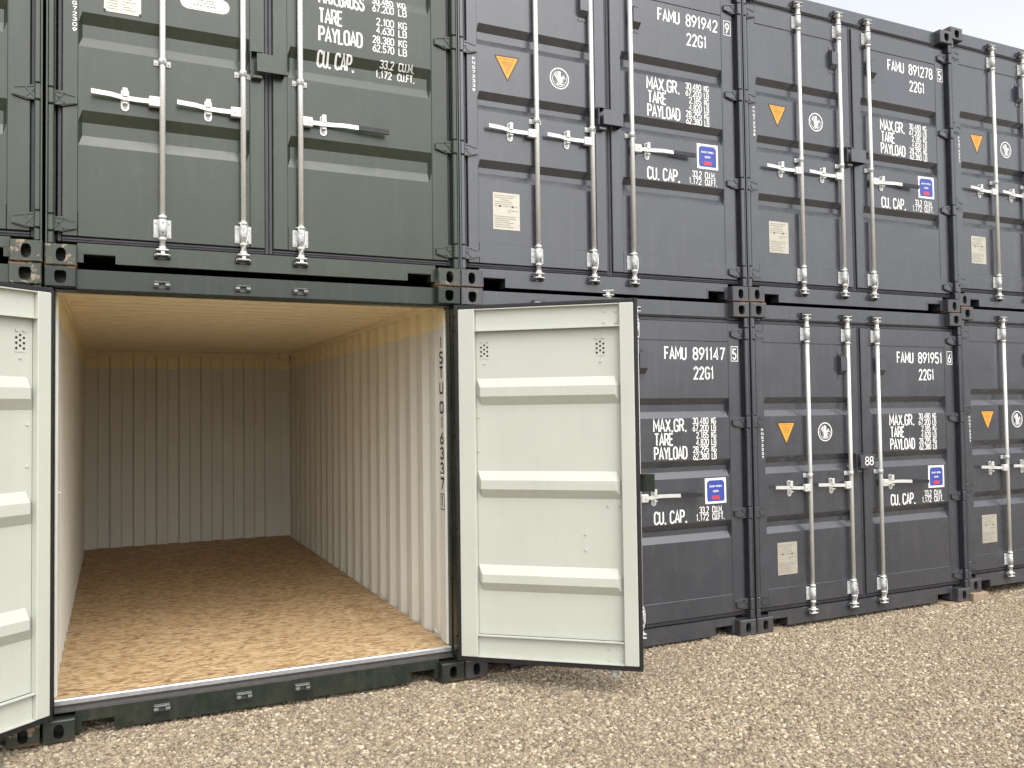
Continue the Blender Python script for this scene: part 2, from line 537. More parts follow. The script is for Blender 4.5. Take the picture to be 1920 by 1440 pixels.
def text(mb, s, x0, x1, z, h, y, mi=0, sw=.125, prof=None, aspect=.40, fit=True, gap=.13):
    """letters on the face of the door from x0 to x1, baseline z, cap height h; prof(z) gives the depth of the face"""
    adv, items = 0., []
    for ch in s:
        if ch == ' ':
            adv += .34
            continue
        w, strokes = G[ch]
        items.append((ch, adv, w))
        adv += w * aspect + gap
    adv -= gap
    k = (x1 - x0 - sw * h) / (adv * h) if fit else 1.
    for ch, a, w in items:
        gw = w * aspect * h * k
        ox = x0 + sw * h / 2 + a * h * k
        for si, st in enumerate(G[ch][1]):
            lift = .0003 * si
            if st == 'dot':
                d = sw * h * .56
                cx = ox + gw / 2
                vv, ff = [(cx - d, z), (cx + d, z), (cx + d, z + 2 * d), (cx - d, z + 2 * d)], [(0, 1, 2, 3)]
            else:
                closed = st[-1] == 'c'
                pts = [(ox + p[0] * gw, z + sw * h / 2 + p[1] * (h - sw * h)) for p in st if p != 'c']
                vv, ff = ribbon(mb, pts, sw * h, closed)
            if prof is None:
                mb.add([(p[0], y - lift, p[1]) for p in vv], [q[::-1] for q in ff], mi)
            else:
                bm = bmesh.new()
                bv = [bm.verts.new((p[0], 0, p[1])) for p in vv]
                for q in ff:
                    try:
                        bm.faces.new([bv[i] for i in q[::-1]])
                    except ValueError:
                        pass
                zs = [p[1] for p in vv]
                for zb in prof.breaks:
                    if min(zs) < zb < max(zs):
                        bmesh.ops.bisect_plane(bm, geom=bm.verts[:] + bm.edges[:] + bm.faces[:], plane_co=(0, 0, zb), plane_no=(0, 0, 1))
                for v in bm.verts:
                    v.co.y = prof(v.co.z) - .0012 - lift
                mb.frombm(bm, mi)

# ------------------------------------------------------------------ the container
W, H, D = 2.438, 2.591, 6.058
FACE, PAN = .055, .0605                 # outer face of door frame, of door panel
LEAF_Z0, LEAF_Z1 = .176, 2.428
RAIL0, RAIL1 = .318, 2.280
XL0, XL1, XR0, XR1 = .080, 1.180, 1.228, 2.374
PL0, PL1, PR0, PR1 = .160, 1.090, 1.318, 2.262
BAR_Y = .026

class Profile:
    def __init__(s, chans, depth=.04, run=.05):
        s.pts = [(RAIL0, PAN)]
        for z0, z1 in chans:
            s.pts += [(z0, PAN), (z0 + run, PAN + depth), (z1 - run, PAN + depth), (z1, PAN)]
        s.pts.append((RAIL1, PAN))
        s.breaks = [p[0] for p in s.pts]
        s.chans, s.depth, s.run = chans, depth, run
    def __call__(s, z):
        if z <= s.pts[0][0] or z >= s.pts[-1][0]:
            return FACE
        for (a, ya), (b, yb) in zip(s.pts, s.pts[1:]):
            if a <= z <= b:
                return ya + (yb - ya) * (z - a) / (b - a)

GREY_PROF = Profile([(.755, .893), (1.232, 1.368), (1.69, 1.842)], .033)
GREEN_PROF = Profile([(.695, .894), (1.258, 1.457), (1.821, 2.02)], .030, .062)
OPEN_PROF = Profile([(.597, .765), (1.197, 1.371), (1.797, 1.972)], .036, .058)

def hole_outline(kind, cx, cz, n=20):
    pts = []
    for i in range(n):
        a = 2 * math.pi * i / n
        c, s_ = math.cos(a), math.sin(a)
        if kind == 'bottom':        # upright oval
            x, z = .025 * math.copysign(abs(c) ** .8, c), .039 * math.copysign(abs(s_) ** .8, s_)
        else:                        # shield: flat top, round bottom
            e = .45 if s_ > 0 else .85
            x, z = .030 * math.copysign(abs(c) ** (.55 if s_ > 0 else .8), c), (.033 if s_ > 0 else .040) * math.copysign(abs(s_) ** e, s_)
        pts.append((cx + x, cz + z))
    return pts

def casting(kind, left, z0):
    """corner casting with a real hole through its front and a hollow behind"""
    mb = MB()
    w, h, d = .158, .118, .178
    x0 = 0 if left else W - w
    n = 20
    cx, cz = x0 + w / 2, z0 + h / 2
    hole = hole_outline(kind, cx, cz, n)
    outer = []
    for i in range(n):
        a = 2 * math.pi * i / n
        c, s_ = math.cos(a), math.sin(a)
        k = 1 / max(abs(c) / (w / 2), abs(s_) / (h / 2))
        outer.append([cx + c * k, cz + s_ * k])
    # pull the nearest outline points into the four corners
    for sx in (-1, 1):
        for sz in (-1, 1):
            q = (cx + sx * w / 2, cz + sz * h / 2)
            j = min(range(n), key=lambda i: (outer[i][0] - q[0]) ** 2 + (outer[i][1] - q[1]) ** 2)
            outer[j] = [q[0], q[1]]
    b = .006
    ins = [[cx + (p[0] - cx) * (1 - b / (w / 2)), cz + (p[1] - cz) * (1 - b / (h / 2))] for p in outer]
    big = [[cx + (p[0] - cx) * 1.45, cz + (p[1] - cz) * 1.25] for p in hole]
    rings = [[(p[0], d, p[1]) for p in outer], [(p[0], b, p[1]) for p in outer], [(p[0], 0, p[1]) for p in ins], [(p[0], 0, p[1]) for p in hole],
             [(p[0], .028, p[1]) for p in hole], [(p[0], .03, p[1]) for p in big], [(p[0], .15, p[1]) for p in big]]
    vs_ = [p for rg in rings for p in rg]
    fs = []
    for k in range(len(rings) - 1):
        for i in range(n):
            fs.append((k * n + i, k * n + (i + 1) % n, (k + 1) * n + (i + 1) % n, (k + 1) * n + i))
    mb.add(vs_, fs, 0)
    mb.add(rings[0], [tuple(range(n))], 0)
    mb.add(rings[-1], [tuple(range(n))[::-1]], 0)
    return mb

def corrugated(axis_len, z0, z1, out, inn, pitch=.278, start=.26, end=None):
    """wall profile along y: list of (y, x offset) between out and inn"""
    end = axis_len - .2 if end is None else end
    pts = [(start, out)]
    y = start + .05
    while y + pitch < end:
        pts += [(y, out), (y + .068, inn), (y + .139, inn), (y + .207, out)]
        y += pitch
    pts.append((end, out))
    return pts

def line(door, off, name, words, prof=None, mat=None):
    """one painted line of writing as a part of its own; words: (text, x0, x1, z, h, y, extras)"""
    mb = MB()
    for w in words:
        text(mb, *w[:6], prof=prof, **(w[6] if len(w) > 6 else {}))
    return part(name, mb, mat or WHITE_PAINT, door, off)

def grey_marks(root, digits, check, serial):
    """everything painted or stuck on a grey pair of doors"""
    P = GREY_PROF
    L = next(c for c in root.children if c.name.split('.')[0] == 'door' and c['side'] == 'left')
    Rr = next(c for c in root.children if c.name.split('.')[0] == 'door' and c['side'] == 'right')
    ol, orr = tuple(L['pivot']), tuple(Rr['pivot'])
    y = PAN - .002
    def jit(o, a=1.2, d=.006):
        q = o.data.vertices[0].co.copy()
        rot = Matrix.Rotation(R(random.uniform(-a, a)), 4, 'Y')
        o.matrix_local = Matrix.Translation(q + Vector((random.uniform(-d, d), 0, random.uniform(-d, d) * .6))) @ rot @ Matrix.Translation(-q)
    g16 = dict(gap=.16)
    if digits:
        line(Rr, orr, 'owner_lettering', [('FAMU', 1.660, 1.866, 2.132, .102, y, g16), (digits, 1.922, 2.233, 2.132, .102, y, g16)])
    mb = MB()
    if check:
        text(mb, check, 2.300, 2.342, 2.140, .088, FACE - .002)
    for a in () if not check else ((2.286, 2.291, 2.127, 2.246), (2.351, 2.356, 2.127, 2.246), (2.291, 2.351, 2.127, 2.132), (2.291, 2.351, 2.241, 2.246)):
        mb.add([(a[0], FACE - .002, a[2]), (a[1], FACE - .002, a[2]), (a[1], FACE - .002, a[3]), (a[0], FACE - .002, a[3])], [(0, 1, 2, 3)])
    if check:
        part('check_digit', mb, WHITE_PAINT, Rr, orr)
    line(Rr, orr, 'type_lettering', [('22G1', 1.927, 2.122, 1.984, .101, y, dict(gap=.2))])
    line(Rr, orr, 'weight_lettering', [('MAX.GR.', 1.548, 1.858, 1.585, .102, y)])
    line(Rr, orr, 'weight_lettering', [('TARE', 1.556, 1.730, 1.482, .098, y)])
    line(Rr, orr, 'weight_lettering', [('PAYLOAD', 1.551, 1.856, 1.377, .100, y)])
    sm = dict(sw=.128)
    for i, (a, b_) in enumerate((('30.480', 'KG'), ('67.200', 'LB'), ('2.185', 'KG'), ('4.820', 'LB'), ('28.295', 'KG'), ('62.380', 'LB'))):
        z = 1.640 - .0545 * i
        line(Rr, orr, 'weight_figure', [(a, 1.908 if len(a) == 6 else 1.940, 2.060, z, .052, y, sm), (b_, 2.084, 2.132, z, .052, y, sm)])
    line(Rr, orr, 'volume_lettering', [('CU. CAP.', 1.540, 1.846, .897, .101, y)])
    line(Rr, orr, 'volume_figure', [('33.2', 1.957, 2.048, .957, .053, y, sm), ('CU.M.', 2.078, 2.184, .957, .053, y, sm)])
    line(Rr, orr, 'volume_figure', [('1.172', 1.926, 2.046, .902, .052, y, sm), ('CU.FT.', 2.078, 2.197, .902, .052, y, sm)])
    if serial:
        line(L, ol, 'serial_lettering', [(ch, .121, .143, 1.572 - i * .0315, .023, FACE - .002, dict(sw=.2, aspect=.7)) for i, ch in enumerate(serial)])
    # sticker on the right door
    mb = MB()
    a0, a1, b0, b1 = 2.011, 2.212, 1.030, 1.226
    mb.box(a0, a1, PAN - .003, PAN - .0005, b0, b1, 0)
    c_ = .02
    mb.poly([(a0 + .017 + c_ * .3, b0 + .017), (a1 - .017 - c_ * .3, b0 + .017), (a1 - .017, b0 + .017 + c_), (a1 - .017, b1 - .017 - c_), (a1 - .017 - c_, b1 - .017), (a0 + .017 + c_, b1 - .017), (a0 + .017, b1 - .017 - c_), (a0 + .017, b0 + .017 + c_)], PAN - .0036, 1)
    text(mb, 'EASY OPEN', a0 + .042, a1 - .042, 1.155, .015, PAN - .0042, 2, sw=.22, aspect=.6)
    text(mb, 'DOOR', a0 + .073, a1 - .073, 1.117, .015, PAN - .0042, 2, sw=.22, aspect=.6)
    mb.poly([(a0 + .062, 1.060), (a1 - .062, 1.060), (a1 - .062, 1.092), (a0 + .062, 1.092)], PAN - .0042, 3)
    jit(part('square_sticker', mb, [STICK_WHITE, STICK_BLUE, STICK_WHITE, STICK_RED], Rr, orr))
    # triangle, emblem and data plate on the left door
    mb = MB()
    mb.poly([(.290, 1.640), (.387, 1.460), (.484, 1.640)], PAN - .001, 0)
    mb.poly([(.303, 1.632), (.387, 1.476), (.471, 1.632)], PAN - .0016, 1)
    text(mb, 'ATTENTION', .325, .449, 1.611, .014, PAN - .0022, 2, sw=.2, aspect=.6)
    for zz, hw in ((1.597, .046), (1.584, .04), (1.571, .033), (1.556, .024), (1.540, .016), (1.524, .012)):
        mb.poly([(.387 - hw, zz - .003), (.387 + hw, zz - .003), (.387 + hw, zz + .003), (.387 - hw, zz + .003)], PAN - .0022, 2)
    jit(part('warning_triangle', mb, [STICK_DARK, STICK_ORANGE, STICK_BROWN], L, ol))
    mb = MB()
    c = (.802, 1.553)
    mb.disc(c, .078, PAN - .0008, 32, 0)
    mb.ring(c, .070, .078, PAN - .0014, 36, 1)
    mb.ring(c, .055, .059, PAN - .0014, 30, 1, 165, 375)
    # a bird with spread wings over a curled band
    for i, (ax, az, bx_, bz) in enumerate(((-.046, .030, -.014, -.010), (-.040, .040, -.010, -.008), (-.032, .047, -.006, -.006), (-.020, .052, -.002, -.004), (-.006, .054, .002, -.004),
                                           (.006, .052, .006, -.004), (.046, .006, .012, -.004), (.044, .016, .012, .000), (.038, .024, .011, .003))):
        d = Vector((bx_ - ax, bz - az)).normalized() * .0042
        mb.poly([(c[0] + ax - d.y, c[1] + az + d.x), (c[0] + bx_ - d.y * .5, c[1] + bz + d.x * .5), (c[0] + bx_ + d.y * .5, c[1] + bz - d.x * .5), (c[0] + ax + d.y, c[1] + az - d.x)][::-1], PAN - .0016 - i * .0001, 2 if i % 2 else 1)
    mb.poly([(c[0] - .012, c[1] + .050), (c[0] - .006, c[1] - .004), (c[0] + .012, c[1] - .004), (c[0] + .010, c[1] + .050)][::-1], PAN - .0026, 1)
    mb.disc((c[0] + .004, c[1] - .016), .021, PAN - .0028, 14, 1, .021)
    mb.ring((c[0] - .020, c[1] - .022), .007, .013, PAN - .0030, 14, 2, 60, 330)
    mb.ring((c[0] + .026, c[1] - .020), .007, .012, PAN - .0030, 14, 2, -150, 120)
    mb.poly([(c[0] - .030, c[1] - .038), (c[0] + .030, c[1] - .038), (c[0] + .018, c[1] - .047), (c[0] - .018, c[1] - .047)][::-1], PAN - .0031, 1)
    mb.disc((c[0] + .002, c[1] - .012), .004, PAN - .0034, 8, 0)
    jit(part('round_emblem', mb, [GREY, WHITE_PAINT, EMBLEM_GREY], L, ol))
    mb = MB()
    p0, p1, q0, q1 = .266, .470, .418, .675
    mb.box(p0, p1, PAN - .003, PAN - .0005, q0, q1, 0)
    rnd = random.Random(3)
    for i in range(16):
        z = q1 - .022 - i * .0145
        if i in (6, 9):
            continue
        a = p0 + .012 + (.045 if i == 2 else 0) + (.10 if 6 < i < 9 else 0)
        e = p1 - .014 - rnd.uniform(0, .07) - (.04 if i == 2 else 0)
        mb.poly([(a, z), (e, z), (e, z + .0042), (a, z + .0042)], PAN - .0036, 1)
    for sx in (.32, .415):
        mb.disc((sx, q1 - .094), .0075, PAN - .004, 10, 2)
    part('data_plate', mb, [PLATE, PLATE_INK, STICK_DARK], L, ol)

def green_marks(root):
    L = next(c for c in root.children if c.name.split('.')[0] == 'door' and c['side'] == 'left')
    Rr = next(c for c in root.children if c.name.split('.')[0] == 'door' and c['side'] == 'right')
    ol, orr = tuple(L['pivot']), tuple(Rr['pivot'])
    P = GREEN_PROF
    for t, x1_, z in (('MAX.GROSS', 1.813, 1.762), ('TARE', 1.670, 1.636), ('PAYLOAD', 1.798, 1.519)):
        line(Rr, orr, 'weight_lettering', [(t, 1.512, x1_, z, .102, 0)], P)
    line(Rr, orr, 'volume_lettering', [('CU. CAP.', 1.506, 1.752, 1.363, .102, 0)], P)
    sm = dict(sw=.128)
    for a, b_, z in (('30.480', 'KG', 1.832), ('67.200', 'LB', 1.776), ('2.100', 'KG', 1.690), ('4.630', 'LB', 1.635), ('28.380', 'KG', 1.570), ('62.570', 'LB', 1.513)):
        line(Rr, orr, 'weight_figure', [(a, 1.863 if len(a) == 6 else 1.889, 2.009, z, .051, 0, sm), (b_, 2.038, 2.097, z, .051, 0, sm)], P)
    line(Rr, orr, 'volume_figure', [('33.2', 1.913, 2.009, 1.415, .051, 0, sm), ('CU.M.', 2.040, 2.150, 1.415, .051, 0, sm)], P)
    line(Rr, orr, 'volume_figure', [('1.172', 1.889, 2.000, 1.354, .051, 0, sm), ('CU.FT.', 2.037, 2.158, 1.354, .051, 0, sm)], P)
    line(L, ol, 'serial_lettering', [(ch, .130, .153, 1.545 - i * .0305, .024, FACE - .002, dict(sw=.2, aspect=.7)) for i, ch in enumerate('KNG72309')])
    mb = MB()
    p0, p1, q0, q1 = .290, .484, 1.482, 1.74
    mb.box(p0, p1, PAN - .003, PAN - .0005, q0, q1, 0)
    for i in range(15):
        z = q0 + .018 + i * .0155
        mb.poly([(p0 + .014, z), (p0 + .075, z), (p0 + .075, z + .004), (p0 + .014, z + .004)], PAN - .0036, 1)
        mb.poly([(p0 + .095, z + .004), (p1 - .02 - .03 * (i % 3), z + .004), (p1 - .02 - .03 * (i % 3), z + .008), (p0 + .095, z + .008)], PAN - .0036, 1)
    for a in (p0 + .004, p1 - .004):
        mb.disc((a, q0 + .006), .008, PAN - .005, 8, 2)
    part('data_plate', mb, [PLATE, PLATE_INK, STICK_DARK], L, ol)
    mb = MB()
    def stad(cx, cz, hw, rr, y, mi):
        pts = [(cx + hw + rr * math.cos(R(a)), cz + rr * math.sin(R(a))) for a in range(-90, 91, 15)] + [(cx - hw + rr * math.cos(R(a)), cz + rr * math.sin(R(a))) for a in range(90, 271, 15)]
        mb.poly(pts, y, mi)
    stad(.836, 1.625, .096, .043, PAN - .001, 0)
    stad(.836, 1.625, .096, .037, PAN - .0016, 1)
    stad(.836, 1.625, .096, .035, PAN - .0022, 0)
    for zz, hw in ((1.640, .07), (1.626, .05), (1.608, .085)):
        for q in range(9):
            if (q * 7 + int(zz * 1000)) % 4:
                a = .836 - hw + q * hw * 2 / 9
                mb.poly([(a, zz), (a + hw * .16, zz), (a + hw * .16, zz + .008), (a, zz + .008)], PAN - .0028, 2)
    part('oval_sticker', mb, [STICK_WHITE, STICK_DARK, PLATE_INK], L, ol)

def box_corners(x0, x1, y0, y1):
    return [(x0, y0), (x1, y0), (x1, y1), (x0, y1)]

def make_door(root, side, prof, mats, style, angle=0., inner=False):
    """one door leaf with its hinges, seal, bars and fittings.  mats: paint, inner paint"""
    pm = mats['paint']
    left = side == 'left'
    x0, x1 = (XL0, XL1) if left else (XR0, XR1)
    p0, p1 = (PL0, PL1) if left else (PR0, PR1)
    piv = (.028 if left else 2.412, .020, 0.)
    im = mats['inner'] if inner else pm
    T = .052                                            # leaf depth
    mb = MB()
    y0, y1 = FACE, FACE + T
    def frame(a0, a1, c0, c1):
        if inner:
            mb.box(a0, a1, y0, PAN - .0005, c0, c1, 0, .002)
            mb.box(a0 + .001, a1 - .001, PAN, y1, c0 + .001, c1 - .001, 1, .004)
        else:
            mb.box(a0, a1, y0, y1 - .002, c0, c1, 0, .004)
    frame(x0, p0, LEAF_Z0, LEAF_Z1)
    frame(p1, x1, LEAF_Z0, LEAF_Z1)
    for c0, c1, lip in ((LEAF_Z0, RAIL0, RAIL0 - .006), (RAIL1, LEAF_Z1, RAIL1)):
        mb.box(p0, p1, y0, y0 + .018, c0, c1, 0, .003)
        if inner:
            mb.box(p0 + .001, p1 - .001, y0 + .0185, y0 + .022, c0 + .001, c1 - .001, 1)
            mb.box(p0 + .001, p1 - .001, y0 + .0225, y1 - .003, lip, lip + .006, 1)
            e = LEAF_Z1 - .008 if c1 == LEAF_Z1 else LEAF_Z0 + .001
            mb.box(p0 + .001, p1 - .001, y0 + .0225, y1 - .003, e, e + .006, 1)
    # pressed panel: channels with sloping ends
    zs = [(z, y) for z, y in prof.pts]
    run = {'grey': .012, 'green': .02, 'open': .034}[style]
    xs = [p0, p0 + .001, p0 + run, p1 - run, p1 - .001, p1]
    def sheet(dy, mi, flip):
        vs_, fs = [], []
        for z, y in zs:
            for j, x in enumerate(xs):
                yy = y if j in (2, 3) else PAN
                vs_.append((x, yy + dy, z))
        k = len(xs)
        for i in range(len(zs) - 1):
            for j in range(k - 1):
                a, b_, c, d = i * k + j, i * k + j + 1, (i + 1) * k + j + 1, (i + 1) * k + j
                for q in ((a, b_, c), (a, c, d)):
                    fs.append(q[::-1] if flip else q)
        mb.add(vs_, fs, mi)
    sheet(0, 0, False)
    sheet(.0025, 1, True)
    if inner:                                           # bolt heads inside
        mir = (lambda w: 2.410 - w) if not left else (lambda w: .028 + w)
        for w, z, rr, yy in ((1.071, 2.38, .009, .022), (.997, 2.384, .009, .022), (.996, 2.312, .009, .022), (1.070, 2.309, .009, .022),
                             (.998, .271, .009, .022), (1.072, .276, .009, .022), (.997, .205, .009, .022), (1.072, .207, .009, .022)):
            mb.cyl((mir(w), FACE + yy, z), (mir(w), FACE + yy + .006, z), rr, 8, 1)
        for w, z in ((.203, 2.07), (.966, 2.064), (.999, 1.154), (1.072, 1.155), (.854, .974), (.854, .876), (.16, 1.72), (.16, 1.50)):
            mb.cyl((mir(w), PAN + .002, z), (mir(w), PAN + .009, z), .009, 8, 1, rad1=.006)
    off = piv
    mb.v = [(a - off[0], b - off[1], c) for a, b, c in mb.v]
    door = link('door', mb.mesh('door', [pm, im]), root, piv, angle)
    door['side'] = side
    door['pivot'] = piv
    # rubber seal all round, its lips reaching past the leaf
    mb = MB()
    g = .023
    ga, gb = y0 + .016, y0 + .040
    gc = .0235
    e0, e1 = (x0 - g, x1 + gc) if left else (x0 - gc, x1 + g)
    e0 = max(e0, .052)
    def strip(a0, a1, c0, c1):
        mb.box(a0, a1, ga, gb, c0, c1, 0, .004)
    strip(e0, x0 - .0005, LEAF_Z0 - .032, LEAF_Z1 + .026)
    strip(x1 + .0005, e1, LEAF_Z0 - .032, LEAF_Z1 + .026)
    strip(x0, x1, LEAF_Z0 - .032, LEAF_Z0 - .0005)
    strip(x0, x1, LEAF_Z1 + .0005, LEAF_Z1 + .026)
    # proud outer lip seen as a thin line along the closed joint
    mb.box(x0 + .002, x1 - .002, ga - .008, ga - .0005, LEAF_Z0 - .016, LEAF_Z0 - .009, 0)
    part('door_seal', mb, RUBBER_BLACK if inner else RUBBER, door, off)
    # hinges
    for hz in (.236, .94, 1.648, 2.344):
        mb = MB()
        sx = 1 if left else -1
        px = piv[0]
        def X(d):
            return px + sx * d
        tip = .128
        out = [(X(.004), hz + .040), (X(.055), hz + .042), (X(tip - .02), hz + .028), (X(tip), hz + .020), (X(tip), hz - .020), (X(tip - .02), hz - .028), (X(.055), hz - .042), (X(.004), hz - .040)]
        mb.prism(out, 'y', FACE - .016, FACE - .0004)
        # pressed ribs
        for (a, c), (b_, d) in (((.012, .030), (.065, -.030)), ((.012, -.030), (.065, .030)), ((.02, .037), (tip - .012, .019)), ((.02, -.037), (tip - .012, -.019))):
            v = Vector((b_ - a, d - c)).normalized() * .004
            mb.prism([(X(a) - v.y * sx, hz + c + v.x), (X(b_) - v.y * sx, hz + d + v.x), (X(b_) + v.y * sx, hz + d - v.x), (X(a) + v.y * sx, hz + c - v.x)], 'y', FACE - .021, FACE - .0155)
        mb.box(px - .0165, px + .0165, .0065, .0345, hz - .046, hz + .046, 0, .007)
        part('hinge', mb, pm, door, off)
    # bars
    bars = (.598, 1.049) if left else (1.391,)
    hb = 1.222 if style == 'green' else 1.202
    hh = .98 if style == 'green' else 1.105
    for bx in bars:
        sgn = -1 if left else 1
        mb = MB()
        mb.cyl((bx, BAR_Y, .135), (bx, BAR_Y, 2.475), .0168, 14)
        for z in (.185, .312, 2.292, 2.418):
            mb.cyl((bx, BAR_Y, z - .008), (bx, BAR_Y, z + .008), .0225, 14)
        for zc, sg in ((.108, -1), (2.500, 1)):         # cam ends
            mb.cyl((bx, BAR_Y, zc - sg * .034), (bx, BAR_Y, zc - sg * .008), .0205, 12)
            for dz in (-.014, .014):
                mb.box(bx - .036, bx + .034, BAR_Y - .022, BAR_Y + .022, zc + dz - .004, zc + dz + .004, 0, .003)
            mb.box(bx - .010, bx + .012, BAR_Y - .014, BAR_Y + .016, zc - .012, zc + .012, 0, .002)
        part('locking_bar', mb, GALV, door, off)
        for z0, z1 in ((.196, .302), (2.303, 2.409)):
            mb = MB()
            mb.box(bx - .048, bx + .048, FACE - .0065, FACE - .0006, z0, z1, 0, .005)
            mb.cyl((bx, BAR_Y, z0 + .004), (bx, BAR_Y, z1 - .004), .0225, 14)
            mb.box(bx - .0215, bx + .0215, BAR_Y, FACE - .006, z0 + .004, z1 - .004)
            for sx in (-.036, .036):
                for t in (.16, .84) if style == 'green' else (.14, .5, .86):
                    z = z0 + (z1 - z0) * t
                    mb.cyl((bx + sx, FACE - .011, z), (bx + sx, FACE - .0064, z), .0065, 6)
            for t in (.24, .76):
                mb.disc((bx, z0 + (z1 - z0) * t), .0045, BAR_Y - .0232, 8, 1)
            part('bar_bearing', mb, [GALV_DULL, VOID], door, off)
        mb = MB()
        mb.box(bx - .047, bx - .020, PAN - .007, PAN - .0006, hb - .018, hb + .018, 0, .004)
        mb.box(bx + .020, bx + .047, PAN - .007, PAN - .0006, hb - .018, hb + .018, 0, .004)
        mb.cyl((bx, BAR_Y, hb - .017), (bx, BAR_Y, hb + .017), .0215, 14)
        mb.box(bx - .0208, bx + .0208, BAR_Y, PAN - .001, hb - .0165, hb + .0165)
        for sx in (-.036, .036):
            mb.cyl((bx + sx, PAN - .012, hb), (bx + sx, PAN - .0068, hb), .006, 6)
        mb.disc((bx + .004, hb), .0042, BAR_Y - .0222, 8, 1)
        part('bar_bracket', mb, [GALV_DULL, VOID], door, off)
        if style != 'open' and bx > .7:
            mb = MB()
            q = bx
            mb.tube([(q - .030, FACE - .012, .318), (q - .022, BAR_Y - .022, .308), (q - .004, BAR_Y - .027, .270), (q + .010, BAR_Y - .027, .250), (q + .020, BAR_Y - .022, .275),
                     (q + .021, BAR_Y - .020, .305), (q + .026, BAR_Y - .014, .262), (q + .018, BAR_Y - .024, .215), (q + .002, BAR_Y - .028, .170), (q - .016, BAR_Y - .024, .140), (q - .028, BAR_Y - .020, .118)], .0022, 6)
            part('seal_wire', mb, WHITE_PAINT, door, off)
        # handle: hub, cranked flat bar
        mb = MB()
        hx = bx + sgn * .050
        mb.box(bx + sgn * .012, bx + sgn * .074, BAR_Y - .020, BAR_Y + .012, hh - .030, hh + .030, 0, .005)
        mb.cyl((hx, BAR_Y - .026, hh), (hx, BAR_Y - .019, hh), .008, 8)
        L_ = .372 if left else .365
        path = [(.06, BAR_Y - .004, 0.), (.13, BAR_Y + .006, .002), (.20, BAR_Y + .012, .006), (.27, BAR_Y - .004, .012 if left else .006), (L_, BAR_Y - .008, .016 if left else .002)]
        def bar(path, th, wz, mi):
            vs_, fs = [], []
            for d, y, dz in path:
                cx, cz = bx + sgn * d, hh + dz
                vs_ += [(cx, y - th / 2, cz - wz / 2), (cx, y + th / 2, cz - wz / 2), (cx, y + th / 2, cz + wz / 2), (cx, y - th / 2, cz + wz / 2)]
            for i in range(len(path) - 1):
                for k in range(4):
                    q = (i * 4 + k, i * 4 + (k + 1) % 4, i * 4 + 4 + (k + 1) % 4, i * 4 + 4 + k)
                    fs.append(q if left else q[::-1])
            e = (len(path) - 1) * 4
            fs += [(3, 2, 1, 0), (e, e + 1, e + 2, e + 3)] if left else [(0, 1, 2, 3), (e + 3, e + 2, e + 1, e)]
            mb.add(vs_, fs, mi)
        bar(path, .009, .026, 0)
        if not left:
            bar([(.365, BAR_Y - .008, .002), (.46, BAR_Y - .012, -.001), (.562, BAR_Y - .016, -.004)], .016, .030, 1)
        h = part('handle', mb, [GALV, GRIP], door, off)
        if not left:
            h['label'] = 'long handle with a black grip'
        mb = MB()
        cx = bx + sgn * (.198 if left else .148)
        pts = [(cx + .0215 * math.cos(R(a)), hh + .043 + .0215 * math.sin(R(a))) for a in range(0, 181, 30)] + [(cx + .0215 * math.cos(R(a)), hh - .043 + .0215 * math.sin(R(a))) for a in range(180, 361, 30)]
        mb.prism(pts, 'y', PAN - .006, PAN - .0006)
        mb.box(cx - .014, cx + .014, BAR_Y - .004, PAN - .005, hh - .030, hh - .022, 0, .002)
        mb.box(cx - .014, cx + .014, BAR_Y - .002, BAR_Y + .005, hh + .012, hh + .062, 0, .003)
        mb.box(cx - .012, cx + .012, BAR_Y + .004, PAN - .005, hh + .050, hh + .058, 0, .002)
        for dz in (-.048, .046):
            mb.cyl((cx, PAN - .010, hh + dz), (cx, PAN - .0055, hh + dz), .0065, 8, 1)
        part('handle_catch', mb, [GALV, GALV_DULL], door, off)
    # lock box over the joint, carried by the right door; flange plate on the left
    if not left:
        mb = MB()
        a0, a1, c0, c1 = 1.124, 1.293, 1.240, 1.352
        yb = -.012
        mb.box(a0, a1, yb, yb + .005, c0, c1, 0, .002)
        mb.box(a1 - .005, a1, yb + .0052, FACE - .0006, c0, c1)
        mb.box(a0 + .06, a1 - .0055, yb + .0052, FACE - .03, c1 - .0052, c1 - .0003)
        mb.box(a1 + .0005, a1 + .03, FACE - .012, FACE - .0006, c0 + .02, c0 + .05, 0, .003)
        part('lock_box', mb, pm, door, off)
    else:
        mb = MB()
        mb.box(1.087, 1.092, -.004, FACE - .0006, 1.236, 1.366)
        mb.box(1.0925, 1.160, -.004, FACE - .0006, 1.361, 1.366)
        mb.box(1.102, 1.160, .010, FACE - .0006, 1.206, 1.224, 0, .002)
        part('lock_box_flange', mb, pm, door, off)
    # breather box
    if style != 'green':
        for cx in ((.998,) if left else (1.452,)):
            mb = MB()
            mb.prism([(PAN - .0006, 2.196), (PAN - .030, 2.176), (PAN - .040, 2.170), (PAN - .040, 2.066), (PAN - .0006, 2.026)], 'x', cx - .034, cx + .034)
            for z in (2.205, 2.014):
                mb.box(cx - .034, cx + .034, PAN - .004, PAN - .0006, z - .016 if z < 2.1 else z - .009, z + .010 if z < 2.1 else z + .016)
                mb.cyl((cx, PAN - .008, z), (cx, PAN - .0038, z), .006, 6)
            part('breather_box', mb, pm, door, off)
